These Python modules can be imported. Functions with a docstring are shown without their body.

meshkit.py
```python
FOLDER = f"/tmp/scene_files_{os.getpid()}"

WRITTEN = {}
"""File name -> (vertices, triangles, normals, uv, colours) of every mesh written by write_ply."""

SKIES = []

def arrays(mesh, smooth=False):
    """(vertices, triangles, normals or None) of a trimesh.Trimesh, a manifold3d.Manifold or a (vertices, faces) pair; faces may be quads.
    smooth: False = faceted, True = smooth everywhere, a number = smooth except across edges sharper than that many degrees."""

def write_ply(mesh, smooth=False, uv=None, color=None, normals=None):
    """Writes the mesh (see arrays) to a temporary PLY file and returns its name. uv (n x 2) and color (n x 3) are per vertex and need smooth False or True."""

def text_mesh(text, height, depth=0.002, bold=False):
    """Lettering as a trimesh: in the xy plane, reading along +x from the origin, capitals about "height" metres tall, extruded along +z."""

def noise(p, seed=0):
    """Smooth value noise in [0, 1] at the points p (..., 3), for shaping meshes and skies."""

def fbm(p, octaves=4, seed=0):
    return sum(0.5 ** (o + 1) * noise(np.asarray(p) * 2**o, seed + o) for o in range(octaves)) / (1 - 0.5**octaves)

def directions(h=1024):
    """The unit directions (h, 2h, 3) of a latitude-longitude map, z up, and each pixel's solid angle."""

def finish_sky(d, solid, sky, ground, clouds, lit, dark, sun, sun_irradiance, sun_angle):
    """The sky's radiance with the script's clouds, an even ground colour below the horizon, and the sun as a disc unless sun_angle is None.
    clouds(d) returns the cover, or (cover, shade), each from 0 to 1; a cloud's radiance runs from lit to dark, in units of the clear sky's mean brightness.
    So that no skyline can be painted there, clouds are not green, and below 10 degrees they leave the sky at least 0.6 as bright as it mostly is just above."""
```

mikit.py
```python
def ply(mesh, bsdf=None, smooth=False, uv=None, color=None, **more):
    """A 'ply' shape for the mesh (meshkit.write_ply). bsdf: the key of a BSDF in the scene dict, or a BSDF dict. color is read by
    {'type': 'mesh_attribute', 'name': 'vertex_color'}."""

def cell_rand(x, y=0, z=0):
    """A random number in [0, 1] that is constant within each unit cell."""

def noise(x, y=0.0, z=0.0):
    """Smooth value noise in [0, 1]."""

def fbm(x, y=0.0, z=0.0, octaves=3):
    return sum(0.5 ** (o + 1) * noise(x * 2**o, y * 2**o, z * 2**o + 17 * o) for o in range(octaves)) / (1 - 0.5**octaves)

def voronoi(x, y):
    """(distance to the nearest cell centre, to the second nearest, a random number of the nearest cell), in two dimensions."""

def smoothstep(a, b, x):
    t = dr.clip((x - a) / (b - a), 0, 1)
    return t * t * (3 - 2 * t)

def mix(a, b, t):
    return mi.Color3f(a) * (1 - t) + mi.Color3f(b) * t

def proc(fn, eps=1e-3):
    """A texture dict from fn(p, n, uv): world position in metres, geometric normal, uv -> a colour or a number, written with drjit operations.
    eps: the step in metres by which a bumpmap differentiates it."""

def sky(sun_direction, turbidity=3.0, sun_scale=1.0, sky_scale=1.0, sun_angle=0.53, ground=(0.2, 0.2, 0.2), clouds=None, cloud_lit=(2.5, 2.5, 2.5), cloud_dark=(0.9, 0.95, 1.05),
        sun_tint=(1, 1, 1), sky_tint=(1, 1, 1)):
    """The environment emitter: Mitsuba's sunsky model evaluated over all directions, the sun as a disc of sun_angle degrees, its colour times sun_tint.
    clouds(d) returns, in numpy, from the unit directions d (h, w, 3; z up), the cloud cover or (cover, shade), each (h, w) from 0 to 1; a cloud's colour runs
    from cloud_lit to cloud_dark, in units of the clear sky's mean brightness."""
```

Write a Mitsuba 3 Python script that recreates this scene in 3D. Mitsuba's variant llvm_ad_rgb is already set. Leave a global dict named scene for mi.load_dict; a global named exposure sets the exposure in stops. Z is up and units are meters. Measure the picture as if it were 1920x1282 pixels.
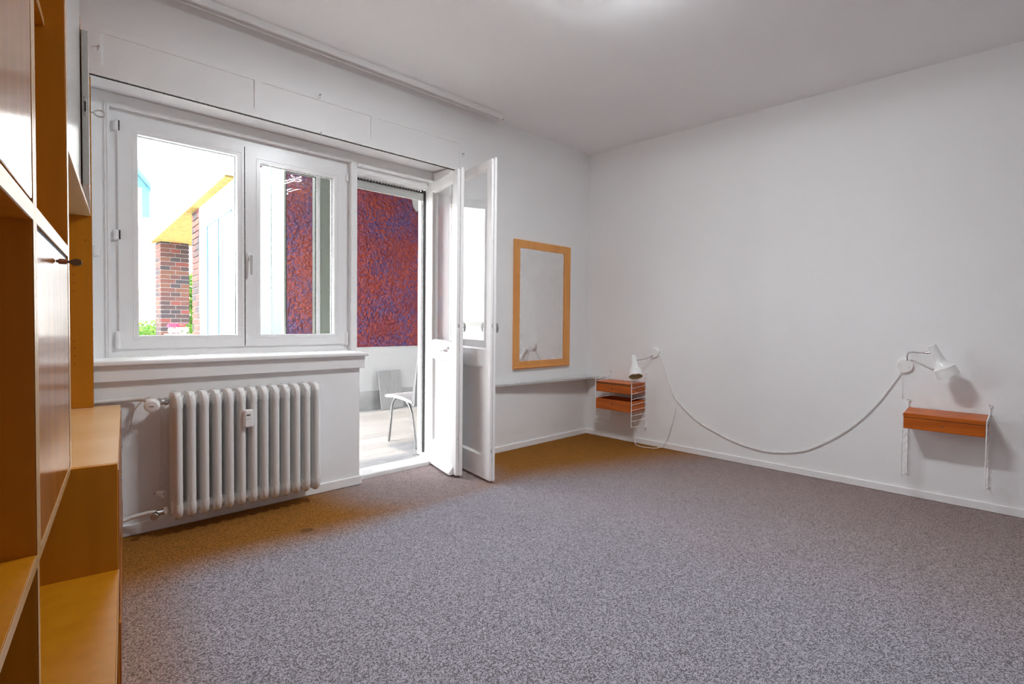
import math, random
import numpy as np, trimesh, shapely.geometry as sg, shapely.affinity as sa
import drjit as dr
import mitsuba as mi
import mikit, meshkit

random.seed(7)
rng = np.random.default_rng(7)
scene, labels = {}, {}

# ------------------------------------------------------------------ camera, sky, lights, exposure
exposure = 1.34
YAW, PITCH, ROLL = math.radians(47.041), math.radians(-1.446), math.radians(0.661)
FOC, CX, CY = 1001.35, 1040.74, 628.87
CAM = np.array([-4.0884, -3.3720, 1.1])
fw = np.array([math.sin(YAW) * math.cos(PITCH), math.cos(YAW) * math.cos(PITCH), math.sin(PITCH)])
r0 = np.array([math.cos(YAW), -math.sin(YAW), 0.0])
u0 = np.cross(r0, fw)
rt = math.cos(ROLL) * r0 + math.sin(ROLL) * u0
up = -math.sin(ROLL) * r0 + math.cos(ROLL) * u0
M = np.eye(4)
M[:3, 0], M[:3, 1], M[:3, 2], M[:3, 3] = -rt, up, fw, CAM
scene['camera'] = {'type': 'perspective', 'fov': 2 * math.degrees(math.atan(960 / FOC)), 'fov_axis': 'x', 'near_clip': 0.02, 'far_clip': 500.0,
                   'principal_point_offset_x': (960 - CX) / 1920, 'principal_point_offset_y': (641 - CY) / 1282,
                   'to_world': mi.ScalarTransform4f(M.tolist())}


def cloud_fn(d):
    n = meshkit.fbm(d * np.array([2.2, 2.2, 5.0]) + 3.1, 4, seed=3)
    return 0.72 + 0.26 * n, 0.25 * (1 - n)


SKY_SCALE, SUN_SCALE = 21.0, 1.3
scene['sky'] = mikit.sky((-1.0, 0.10, 0.85), turbidity=3.5, sun_scale=SUN_SCALE, sky_scale=SKY_SCALE, ground=(0.35, 0.35, 0.32), clouds=cloud_fn,
                         cloud_lit=(1.9, 1.9, 1.9), cloud_dark=(1.3, 1.33, 1.38))
LAMP_RADIANCE = 250.0
LAMP_POS = np.array([-2.16, -1.915, 2.658])

# ------------------------------------------------------------------ helpers
T4 = mi.ScalarTransform4f


def merge(ms):
    return trimesh.util.concatenate([m for m in ms if m is not None])


def box(x0, x1, y0, y1, z0, z1, c=0.0):
    """box with chamfered edges"""
    lo, hi = np.minimum([x0, y0, z0], [x1, y1, z1]), np.maximum([x0, y0, z0], [x1, y1, z1])
    if c <= 0:
        m = trimesh.creation.box(extents=hi - lo)
        m.apply_translation((lo + hi) / 2)
        return m
    c = min(c, 0.45 * float((hi - lo).min()))
    pts = []
    for ix in (0, 1):
        for iy in (0, 1):
            for iz in (0, 1):
                k = np.array([hi[i] if b else lo[i] for i, b in enumerate((ix, iy, iz))])
                s = np.array([-1 if b else 1 for b in (ix, iy, iz)])
                for a in range(3):
                    q = k.copy()
                    for b in range(3):
                        if b != a:
                            q[b] += s[b] * c
                    pts.append(q)
    return trimesh.convex.convex_hull(np.array(pts))


def tube(pts, r, n=10, closed=False):
    p = np.asarray(pts, float)
    k = len(p)
    if closed:
        t = np.roll(p, -1, 0) - np.roll(p, 1, 0)
    else:
        t = np.gradient(p, axis=0)
    t /= np.linalg.norm(t, axis=1, keepdims=True) + 1e-12
    a = np.cross(t[0], [0, 0, 1.0] if abs(t[0][2]) < 0.9 else [1.0, 0, 0])
    a /= np.linalg.norm(a)
    rings = []
    rr = np.broadcast_to(r, (k,))
    ang = np.arange(n) * 2 * np.pi / n
    for i in range(k):
        a = a - t[i] * (a @ t[i])
        a /= np.linalg.norm(a)
        b = np.cross(t[i], a)
        rings.append(p[i] + rr[i] * (np.cos(ang)[:, None] * a + np.sin(ang)[:, None] * b))
    v = np.vstack(rings)
    f = []
    for i in range(k if closed else k - 1):
        j = (i + 1) % k
        for q in range(n):
            w = (q + 1) % n
            f += [[i * n + q, i * n + w, j * n + w], [i * n + q, j * n + w, j * n + q]]
    if not closed:
        v = np.vstack([v, p[0], p[-1]])
        c0, c1 = len(v) - 2, len(v) - 1
        for q in range(n):
            w = (q + 1) % n
            f += [[c0, w, q], [c1, (k - 1) * n + q, (k - 1) * n + w]]
    return trimesh.Trimesh(v, np.array(f), process=False)


def spline(pts, n=12):
    p = np.asarray(pts, float)
    q = np.vstack([2 * p[0] - p[1], p, 2 * p[-1] - p[-2]])
    out = []
    for i in range(1, len(q) - 2):
        for t in np.linspace(0, 1, n, endpoint=False):
            a, b, c, d = q[i - 1], q[i], q[i + 1], q[i + 2]
            out.append(0.5 * (2 * b + (c - a) * t + (2 * a - 5 * b + 4 * c - d) * t * t + (3 * b - a - 3 * c + d) * t ** 3))
    out.append(p[-1])
    return np.array(out)


def frame_to(m, origin, zdir, xhint=(1, 0, 0)):
    """place a mesh built along +z so that +z points along zdir"""
    z = np.asarray(zdir, float)
    z /= np.linalg.norm(z)
    x = np.asarray(xhint, float) - z * (np.asarray(xhint, float) @ z)
    if np.linalg.norm(x) < 1e-6:
        x = np.cross(z, [0.3, 0.5, 0.8])
    x /= np.linalg.norm(x)
    y = np.cross(z, x)
    A = np.eye(4)
    A[:3, 0], A[:3, 1], A[:3, 2], A[:3, 3] = x, y, z, origin
    m = m.copy()
    m.apply_transform(A)
    return m


def lathe(profile, n=32):
    """(r, z) profile, revolved about z; profile may be closed by hand"""
    return trimesh.creation.revolve(np.array(profile, float), sections=n)


def disc(r, h, n=28, c=0.0015):
    c = min(c, 0.4 * h, 0.4 * r)
    return lathe([(0, 0), (r - c, 0), (r, c), (r, h - c), (r - c, h), (0, h)], n)


def ext(poly, h):
    return trimesh.creation.extrude_polygon(poly, h, engine='earcut')


def xz(poly, y0, y1):
    """polygon drawn in (x, z), standing between y0 and y1"""
    m = ext(poly, abs(y1 - y0))
    m.apply_transform(np.array([[1, 0, 0, 0], [0, 0, -1, max(y0, y1)], [0, 1, 0, 0], [0, 0, 0, 1.0]]))
    return m


def ring(x0, x1, z0, z1, hx0, hx1, hz0, hz1, y0, y1):
    return xz(sg.Polygon([(x0, z0), (x1, z0), (x1, z1), (x0, z1)], [[(hx0, hz0), (hx1, hz0), (hx1, hz1), (hx0, hz1)]]), y0, y1)


def slope_ring(x0, x1, z0, z1, w, ya, yb):
    """a splayed bead: an outer rectangle at ya joined to an inner one (inset by w) at yb"""
    o = [(x0, ya, z0), (x1, ya, z0), (x1, ya, z1), (x0, ya, z1)]
    i = [(x0 + w, yb, z0 + w), (x1 - w, yb, z0 + w), (x1 - w, yb, z1 - w), (x0 + w, yb, z1 - w)]
    f = []
    for k in range(4):
        j = (k + 1) % 4
        f += [[k, j, 4 + j], [k, 4 + j, 4 + k]]
    return trimesh.Trimesh(np.array(o + i, float), np.array(f), process=False)


def numbered(key):
    if key not in scene and key not in labels and not any(k.startswith(key + '__') for k in scene):
        return key
    i = 1
    while True:
        k = f'{key}_{i:03d}'
        if k not in scene and k not in labels and not any(q.startswith(k + '__') for q in scene):
            return k
        i += 1


def obj(name, mesh, mat, parent=None, smooth=35, label=None, **more):
    key = numbered((parent + '__' if parent else '') + name)
    scene[key] = mikit.ply(mesh, mat, smooth=smooth, **more)
    if label:
        labels[key] = {'label': label}
    return key


def thing(name, label, cat, group=None):
    key = numbered(name)
    labels[key] = {'label': label, 'category': cat}
    if group:
        labels[key]['group'] = group
    return key


def tag(key, label, cat, group=None):
    labels[key] = {'label': label, 'category': cat}
    if group:
        labels[key]['group'] = group
    return key


def struct(name, mesh, mat, label, cat, smooth=35):
    key = numbered(name)
    if mesh is not None:
        scene[key] = mikit.ply(mesh, mat, smooth=smooth)
    labels[key] = {'label': label, 'category': cat, 'kind': 'structure'}
    return key


# ------------------------------------------------------------------ materials
def mat(name, d):
    scene[name] = {'type': 'twosided', 'bsdf': d} if d['type'] not in ('thindielectric', 'dielectric', 'principledthin') else d
    return name


def rgb(r, g, b):
    return {'type': 'rgb', 'value': [r, g, b]}


def pr(name, col, rough=0.5, **k):
    return mat(name, {'type': 'principled', 'base_color': rgb(*col) if isinstance(col, tuple) else col, 'roughness': rough, **k})


N, FB, SS, MIX = mikit.noise, mikit.fbm, mikit.smoothstep, mikit.mix


def wall_tone(p, n, uv):
    s = FB(p.x * 1.3 + 5, p.y * 1.3, p.z * 1.3, 3)
    return mi.Color3f(0.84, 0.84, 0.84) * (0.97 + 0.06 * s)


def wall_relief(p, n, uv):
    return FB(p.x * 70, p.y * 70, p.z * 70, 2)


mat('mat_wall', {'type': 'bumpmap', 'tex': mikit.proc(wall_relief, eps=2e-3), 'scale': 0.0012, 'bsdf': {'type': 'diffuse', 'reflectance': mikit.proc(wall_tone)}})
mat('mat_ceiling', {'type': 'diffuse', 'reflectance': rgb(0.90, 0.90, 0.90)})
pr('mat_white_paint', (0.82, 0.82, 0.82), 0.38, specular=0.5)
pr('mat_plastic_white', (0.85, 0.855, 0.86), 0.28, specular=0.5)
pr('mat_radiator', (0.74, 0.74, 0.73), 0.34, specular=0.5)
pr('mat_enamel', (0.83, 0.83, 0.82), 0.25, specular=0.5)
pr('mat_cable', (0.80, 0.80, 0.79), 0.5)
pr('mat_flex', (0.60, 0.60, 0.59), 0.5)
pr('mat_shadow_gap', (0.03, 0.03, 0.03), 0.6)
pr('mat_grey_metal', (0.42, 0.42, 0.42), 0.4)
pr('mat_grey_shelf', (0.50, 0.50, 0.50), 0.55)
mat('mat_chrome', {'type': 'roughconductor', 'material': 'Cr', 'alpha': 0.12})
mat('mat_steel', {'type': 'roughconductor', 'material': 'none', 'specular_reflectance': rgb(0.55, 0.54, 0.52), 'alpha': 0.25})
mat('mat_bronze', {'type': 'roughconductor', 'material': 'none', 'specular_reflectance': rgb(0.20, 0.14, 0.09), 'alpha': 0.22})
mat('mat_mirror', {'type': 'conductor', 'material': 'none', 'specular_reflectance': rgb(0.90, 0.90, 0.90)})
scene['mat_glass'] = {'type': 'thindielectric', 'int_ior': 1.5}
pr('mat_plug_dark', (0.10, 0.10, 0.10), 0.4)


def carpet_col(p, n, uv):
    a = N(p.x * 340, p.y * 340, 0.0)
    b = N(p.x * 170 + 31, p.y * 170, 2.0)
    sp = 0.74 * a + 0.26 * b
    # painted light: daylight grey in the middle, lamplight brown by corner, radiator and cabinets
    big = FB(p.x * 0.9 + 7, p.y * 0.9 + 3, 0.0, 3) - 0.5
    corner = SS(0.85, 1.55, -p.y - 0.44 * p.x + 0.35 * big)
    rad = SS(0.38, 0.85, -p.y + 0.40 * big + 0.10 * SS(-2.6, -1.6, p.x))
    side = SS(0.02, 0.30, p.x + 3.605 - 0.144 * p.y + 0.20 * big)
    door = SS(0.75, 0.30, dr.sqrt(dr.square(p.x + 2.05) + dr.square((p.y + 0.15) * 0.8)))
    daylit = corner * rad * (0.45 + 0.55 * side) * (0.66 + 0.34 * SS(-0.5, -2.4, p.x + 0.8 * big))
    daylit = dr.maximum(daylit, 0.70 * door)
    dark = MIX((0.16, 0.068, 0.016), (0.135, 0.125, 0.138), daylit)
    light = MIX((0.38, 0.165, 0.040), (0.46, 0.438, 0.495), daylit)
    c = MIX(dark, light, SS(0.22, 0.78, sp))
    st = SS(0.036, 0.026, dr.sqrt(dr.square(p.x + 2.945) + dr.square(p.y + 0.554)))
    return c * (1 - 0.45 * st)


def carpet_bump(p, n, uv):
    return N(p.x * 340, p.y * 340, 0.0) + 0.5 * N(p.x * 170 + 31, p.y * 170, 2.0)


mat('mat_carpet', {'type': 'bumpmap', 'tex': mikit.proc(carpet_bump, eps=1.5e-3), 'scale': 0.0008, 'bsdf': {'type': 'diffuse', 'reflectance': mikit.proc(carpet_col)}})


def grain(base, dark, k=1.0):
    def fn(p, n, uv):
        g = FB(p.x * 38 * k + 2 * N(p.z * 2, p.x * 6, 1.0), p.y * 38 * k, p.z * 2.2, 3)
        return MIX(dark, base, SS(0.25, 0.75, g))
    return fn


def grain_h(base, dark):
    def fn(p, n, uv):
        g = FB(p.x * 40, p.y * 3.0, p.z * 55 + 2 * N(p.y * 3, p.x * 3, 1.0), 3)
        return MIX(dark, base, SS(0.25, 0.75, g))
    return fn


pr('mat_veneer', mikit.proc(grain((0.485, 0.185, 0.005), (0.455, 0.168, 0.004))), 0.38, specular=0.32, clearcoat=0.25, clearcoat_gloss=0.85)
mat('mat_veneer_door', {'type': 'roughplastic', 'diffuse_reflectance': mikit.proc(grain((0.40, 0.125, 0.012), (0.33, 0.095, 0.008))), 'int_ior': 1.55, 'alpha': 0.035, 'distribution': 'ggx'})
mat('mat_edge_band', {'type': 'roughplastic', 'diffuse_reflectance': rgb(0.58, 0.34, 0.15), 'int_ior': 1.55, 'alpha': 0.12})
pr('mat_teak', mikit.proc(grain_h((0.50, 0.115, 0.008), (0.40, 0.080, 0.005))), 0.38, specular=0.4)
pr('mat_teak_dark', (0.16, 0.05, 0.012), 0.5)
pr('mat_beech', mikit.proc(grain((0.74, 0.335, 0.095), (0.68, 0.29, 0.075))), 0.42)
pr('mat_lamp_inside', (0.52, 0.42, 0.22), 0.5)

# ------------------------------------------------------------------ room shell
HC = 2.742
th = math.radians(8.2)
CA = np.array([math.sin(th), math.cos(th), 0.0])
CN = np.array([math.cos(th), -math.sin(th), 0.0])
C0 = np.array([CAM[0], CAM[1], 0.0])
WL = -0.46                                     # the left wall in the cabinets' own frame
wl0, wl1 = C0 + CA * 4.1 + CN * WL, C0 - CA * 2.4 + CN * WL


def at_y(y):
    t = (y - wl1[1]) / (wl0[1] - wl1[1])
    return float(wl1[0] + t * (wl0[0] - wl1[0]))


YB = -5.60
floor_poly = sg.Polygon([(at_y(YB), YB), (0.0, YB), (0.0, 0.0), (-1.64, 0.0), (-1.64, 0.10), (-2.376, 0.10), (-2.376, 0.0), (at_y(0.0), 0.0)])
fm = ext(floor_poly, 0.02)
fm.apply_translation([0, 0, -0.02])
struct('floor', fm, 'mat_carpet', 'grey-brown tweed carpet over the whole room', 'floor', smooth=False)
cm = ext(sg.Polygon([(at_y(YB) - .05, YB - .1), (0.1, YB - .1), (0.1, 0.45), (at_y(0.4) - .05, 0.45)]), 0.12)
cm.apply_translation([0, 0, HC])
struct('ceiling', cm, 'mat_ceiling', 'plain white ceiling', 'ceiling', smooth=False)
struct('wall_right', box(0.0, 0.12, YB - 0.1, 0.5, -0.02, HC + 0.02), 'mat_wall', 'white wall with two shelf units and two wall lamps', 'wall', smooth=False)
struct('wall_back', box(at_y(YB) - 0.3, 0.1, YB - 0.12, YB, -0.02, HC + 0.02), 'mat_wall', 'white wall behind the camera', 'wall', smooth=False)
dl = (wl0 - wl1)
wm = box(-0.12, 0.0, 0.0, float(np.linalg.norm(dl)), -0.02, HC + 0.02)
wm.apply_transform(np.array([[CN[0], CA[0], 0, wl1[0]], [CN[1], CA[1], 0, wl1[1]], [0, 0, 1, 0], [0, 0, 0, 1.0]]))
struct('wall_left', wm, 'mat_wall', 'white wall behind the orange cabinets', 'wall', smooth=False)
XL = -4.35
WT = 0.45                                      # thickness of the window wall
AP0 = 2.254                                    # underside of the lintel
wall = [box(XL, 0.0, 0.0, WT, 2.262, HC + 0.02),                        # lintel
        box(-1.625, 0.0, 0.0, WT, -0.02, 2.262),                        # right of the balcony door
        box(XL, -2.376, 0.0, WT, -0.02, 0.862),                         # below the window
        box(XL, -3.735, 0.0, WT, 0.862, 2.262)]                         # left of the window
w_front = struct('wall_front', merge(wall), 'mat_wall', 'white window wall with radiator, window and balcony door', 'wall', smooth=False)
# skirting
struct('baseboard_right', box(-0.013, 0.0, YB, -0.0, 0.0, 0.052, 0.004), 'mat_white_paint', 'low white skirting along the right wall', 'baseboard')
struct('baseboard_front', box(-1.60, -0.013, -0.013, 0.0, 0.0, 0.052, 0.004), 'mat_white_paint', 'low white skirting under the mirror', 'baseboard')
sk = merge([box(-3.64, -2.362, -0.014, 0.0, 0.0, 0.062, 0.006), box(-2.376, -2.362, -0.014, 0.055, 0.0, 0.062, 0.006)])
struct('baseboard_window', sk, 'mat_white_paint', 'white skirting under the radiator', 'baseboard')

# lintel panelling (trim_1), with three recessed panels
pw = [(-3.684, -3.015), (-2.975, -2.305), (-2.255, -1.578)]
holes = [[(a, 2.300), (b, 2.300), (b, 2.457), (a, 2.457)] for a, b in pw]
t1 = struct('trim_1', xz(sg.Polygon([(XL + .25, AP0), (-1.538, AP0), (-1.538, 2.505), (XL + .25, 2.505)], holes), -0.012, 0.001), 'mat_white_paint',
            'painted shutter-box panelling above the window', 'trim')
for a, b in pw:
    obj('panel', box(a - 0.0, b + 0.0, -0.006, 0.0005, 2.300, 2.457), 'mat_white_paint', t1)
obj('edge_strip', box(XL + .25, -1.538, -0.018, 0.004, AP0 - 0.004, AP0 + 0.004, 0.002), 'mat_white_paint', t1)
obj('shadow_joint', box(XL + .25, -1.54, -0.0125, -0.003, AP0 - 0.0085, AP0 - 0.0042), 'mat_shadow_gap', t1)

# casing round window and door, recessed in the wall
Yc = 0.22
cas = [box(-3.75, -3.637, Yc, WT, 0.862, 2.26), box(-3.637, -1.63, Yc, WT - .02, 2.197, 2.26),
       box(-2.335, -2.283, Yc, 0.33, 0.862, 2.197), box(-2.283, -1.69, Yc + .02, WT - .02, 2.135, 2.197)]
t2 = struct('trim_2', merge(cas), 'mat_white_paint', 'white casing boards round the window and door recess', 'trim')


def arch(x0, x1, z1, hx0, hx1, hz1, z0, y0, y1):
    return xz(sg.Polygon([(x0, z0), (x0, z1), (x1, z1), (x1, z0), (hx1, z0), (hx1, hz1), (hx0, hz1), (hx0, z0)]), y0, y1)


mould = merge([arch(-3.649, -2.318, 2.212, -3.629, -2.337, 2.190, 0.886, Yc - 0.012, Yc + 0.01),
               arch(-3.640, -2.328, 2.203, -3.632, -2.335, 2.194, 0.886, Yc - 0.018, Yc + 0.01)])
obj('moulding', mould, 'mat_white_paint', t2)
obj('moulding', merge([box(-2.283, -1.66, Yc - 0.008, Yc + 0.02, 2.175, 2.197, 0.003), box(-2.283, -1.69, Yc + 0.004, Yc + 0.03, 2.135, 2.150, 0.003)]), 'mat_white_paint', t2)
obj('door_post', box(-2.285, -2.272, Yc + .03, 0.33, 0.03, 2.14, 0.003), 'mat_white_paint', t2)
struct('trim_3', merge([box(-1.700, -1.622, 0.215, 0.25, 0.0, 2.20, 0.003), box(-1.645, -1.622, 0.25, 0.45, 0.0, 2.20, 0.003), box(-1.665, -1.622, -0.004, 0.21, 0.0, 2.254, 0.003)]), 'mat_white_paint',
       'white jamb of the balcony door', 'trim')
struct('trim_4', merge([box(-2.376, -1.66, 0.085, 0.255, -0.02, 0.030, 0.006)]), 'mat_white_paint', 'white threshold of the balcony door', 'trim')
# window sill
sill = struct('sill', merge([box(XL + .2, -2.340, -0.066, 0.25, 0.862, 0.886, 0.006)]), 'mat_white_paint', 'wide white window sill above the radiator', 'window sill')
obj('apron_board', box(XL + .2, -2.352, -0.034, 0.03, 0.782, 0.862, 0.004), 'mat_white_paint', sill)

# ------------------------------------------------------------------ the window
w1 = struct('window_1', ring(-3.637, -2.335, 0.886, 2.197, -3.578, -2.372, 0.945, 2.120, 0.252, 0.34), 'mat_plastic_white', 'white two-sash window above the radiator', 'window')


def sash(x0, x1, z0, z1, hx0, hx1, hz0, hz1, name, yaw=0.0, pitch=0.0):
    s = obj('sash', ring(x0, x1, z0, z1, hx0, hx1, hz0, hz1, 0.236, 0.305), 'mat_plastic_white', w1, label=name)
    obj('glazing_bead', slope_ring(hx0 - 0.022, hx1 + 0.022, hz0 - 0.020, hz1 + 0.020, 0.022, 0.2335, 0.262), 'mat_plastic_white', s, smooth=False)
    obj('pane', pane_y(hx0 - .01, hx1 + .01, hz0 - .01, hz1 + .01, 0.283, yaw, pitch), 'mat_glass', s, smooth=False)
    obj('seal', ring(hx0 - .004, hx1 + .004, hz0 - .004, hz1 + .004, hx0 + .002, hx1 - .002, hz0 + .002, hz1 - .002, 0.276, 0.279), 'mat_seal', s, smooth=False)
    return s


def pane_y(x0, x1, z0, z1, y, yaw=0.0, pitch=0.0):
    """a glass sheet; yaw and pitch (slopes) for one that sits a little askew in its frame"""
    xm, zm = (x0 + x1) / 2, (z0 + z1) / 2
    g = lambda x, z: y + yaw * (x - xm) + pitch * (z - zm)
    return trimesh.Trimesh(np.array([[x0, g(x0, z0), z0], [x1, g(x1, z0), z0], [x1, g(x1, z1), z1], [x0, g(x0, z1), z1]], float), np.array([[0, 1, 2], [0, 2, 3]]), process=False)


pr('mat_seal', (0.10, 0.16, 0.17), 0.5)
sL = sash(-3.592, -2.9935, 0.932, 2.142, -3.510, -3.032, 1.000, 2.078, 'wider left sash')
sR = sash(-2.9905, -2.357, 0.932, 2.137, -2.905, -2.438, 1.000, 2.064, 'right sash with the handle', -0.055, 0.030)
obj('sash_gap', box(-2.994, -2.990, 0.2345, 0.25, 0.936, 2.138), 'mat_shadow_gap', w1)
hd = obj('handle', merge([box(-2.984, -2.957, 0.224, 0.237, 1.445, 1.500, 0.004), box(-2.975, -2.962, 0.205, 0.228, 1.466, 1.482, 0.003)]), 'mat_plastic_white', sR)
obj('handle_lever', merge([box(-2.9745, -2.9615, 0.188, 0.206, 1.365, 1.485, 0.005)]), 'mat_grey_metal', sR)
for x, z, s in ((-3.600, 2.105, sL), (-3.602, 1.535, sL), (-3.600, 0.975, sL), (-2.352, 2.085, sR), (-2.352, 0.965, sR)):
    lo = z < 1
    k = obj('hinge', merge([box(x - 0.010, x + 0.010, 0.224, 0.25, z - (0.045 if lo else 0.030), z + (0.05 if lo else 0.022), 0.005)]), 'mat_plastic_white', s)
obj('hinge_gap', box(-3.590, -3.586, 0.226, 0.236, 2.078, 2.128), 'mat_shadow_gap', sL)
obj('hinge_gap', box(-3.590, -3.586, 0.226, 0.236, 1.51, 1.558), 'mat_shadow_gap', sL)

# outer window outside the right sash: a deep pale side fin, a head and a narrow fixed light
pr('mat_outer_paint', (0.30, 0.34, 0.28), 0.4)
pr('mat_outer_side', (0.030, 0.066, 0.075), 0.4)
w2 = struct('window_2', ring(-2.695, -2.30, 0.862, 2.200, -2.678, -2.485, 0.935, 2.098, 0.43, 0.48), 'mat_outer_paint', 'pale outer window frame outside the right sash', 'window')
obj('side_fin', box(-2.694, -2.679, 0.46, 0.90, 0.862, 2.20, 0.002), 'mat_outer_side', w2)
obj('side_fin', box(-2.697, -2.677, 0.90, 1.03, 0.862, 2.20, 0.002), 'mat_white_paint', w2)
obj('profile', box(-2.699, -2.690, 0.665, 0.675, 0.87, 2.19, 0.003), 'mat_white_paint', w2)
obj('head_fin', box(-2.694, -2.30, 0.46, 0.60, 2.175, 2.20, 0.002), 'mat_outer_paint', w2)
obj('profile', box(-2.485, -2.452, 0.424, 0.436, 0.935, 2.098, 0.004), 'mat_white_paint', w2)
obj('seal', ring(-2.684, -2.482, 0.932, 2.101, -2.678, -2.488, 0.938, 2.092, 0.426, 0.431), 'mat_shadow_gap', w2, smooth=False)
obj('pane', pane_y(-2.685, -2.475, 0.925, 2.11, 0.455, -0.086, 0.029), 'mat_glass', w2, smooth=False)

# ------------------------------------------------------------------ the two balcony door leaves


def leaf(name, label, hinge, free, thick, z0, z1, ug, zg, upn, zp, width):
    h, f = np.array(hinge, float), np.array(free, float)
    d = (f - h) / np.linalg.norm(f - h)
    W = width
    # local: x along the leaf, y = thickness behind the visible face, z up
    A = np.eye(4)
    A[:3, 0] = [d[0], d[1], 0]
    A[:3, 1] = [-d[1], d[0], 0] if (-d[1]) > 0 else [d[1], -d[0], 0]
    A[:3, 3] = [h[0], h[1], 0]
    right_handed = np.linalg.det(A[:3, :3]) > 0

    def put(m):
        m = m.copy()
        m.apply_transform(A)
        if not right_handed and False:
            m.invert()
        return m
    st = struct(name, None, None, label, 'door')
    body = xz(sg.Polygon([(0, z0), (W, z0), (W, z1), (0, z1)], [[(ug[0], zg[0]), (ug[1], zg[0]), (ug[1], zg[1]), (ug[0], zg[1])], [(upn[0], zp[0]), (upn[1], zp[0]), (upn[1], zp[1]), (upn[0], zp[1])]]), 0, thick)
    obj('leaf_frame', put(body), 'mat_white_paint', st)
    obj('rebate', put(merge([box(W, W + 0.014, thick * 0.45, thick, z0, z1, 0.002), box(0.0, W + 0.014, thick * 0.5, thick, z1, z1 + 0.010, 0.002)])), 'mat_white_paint', st)
    obj('lower_panel', put(box(upn[0] - .005, upn[1] + .005, 0.016, 0.028, zp[0] - .005, zp[1] + .005)), 'mat_white_paint', st)
    obj('panel_moulding', put(merge([slope_ring(upn[0], upn[1], zp[0], zp[1], 0.014, 0.0, 0.0165)])), 'mat_white_paint', st, smooth=False)
    obj('glazing_bead', put(merge([slope_ring(ug[0], ug[1], zg[0], zg[1], 0.010, 0.0, 0.018)])), 'mat_white_paint', st, smooth=False)
    obj('pane', put(pane_y(ug[0] - .004, ug[1] + .004, zg[0] - .004, zg[1] + .004, 0.022)), 'mat_glass', st, smooth=False)
    return st, put


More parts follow.
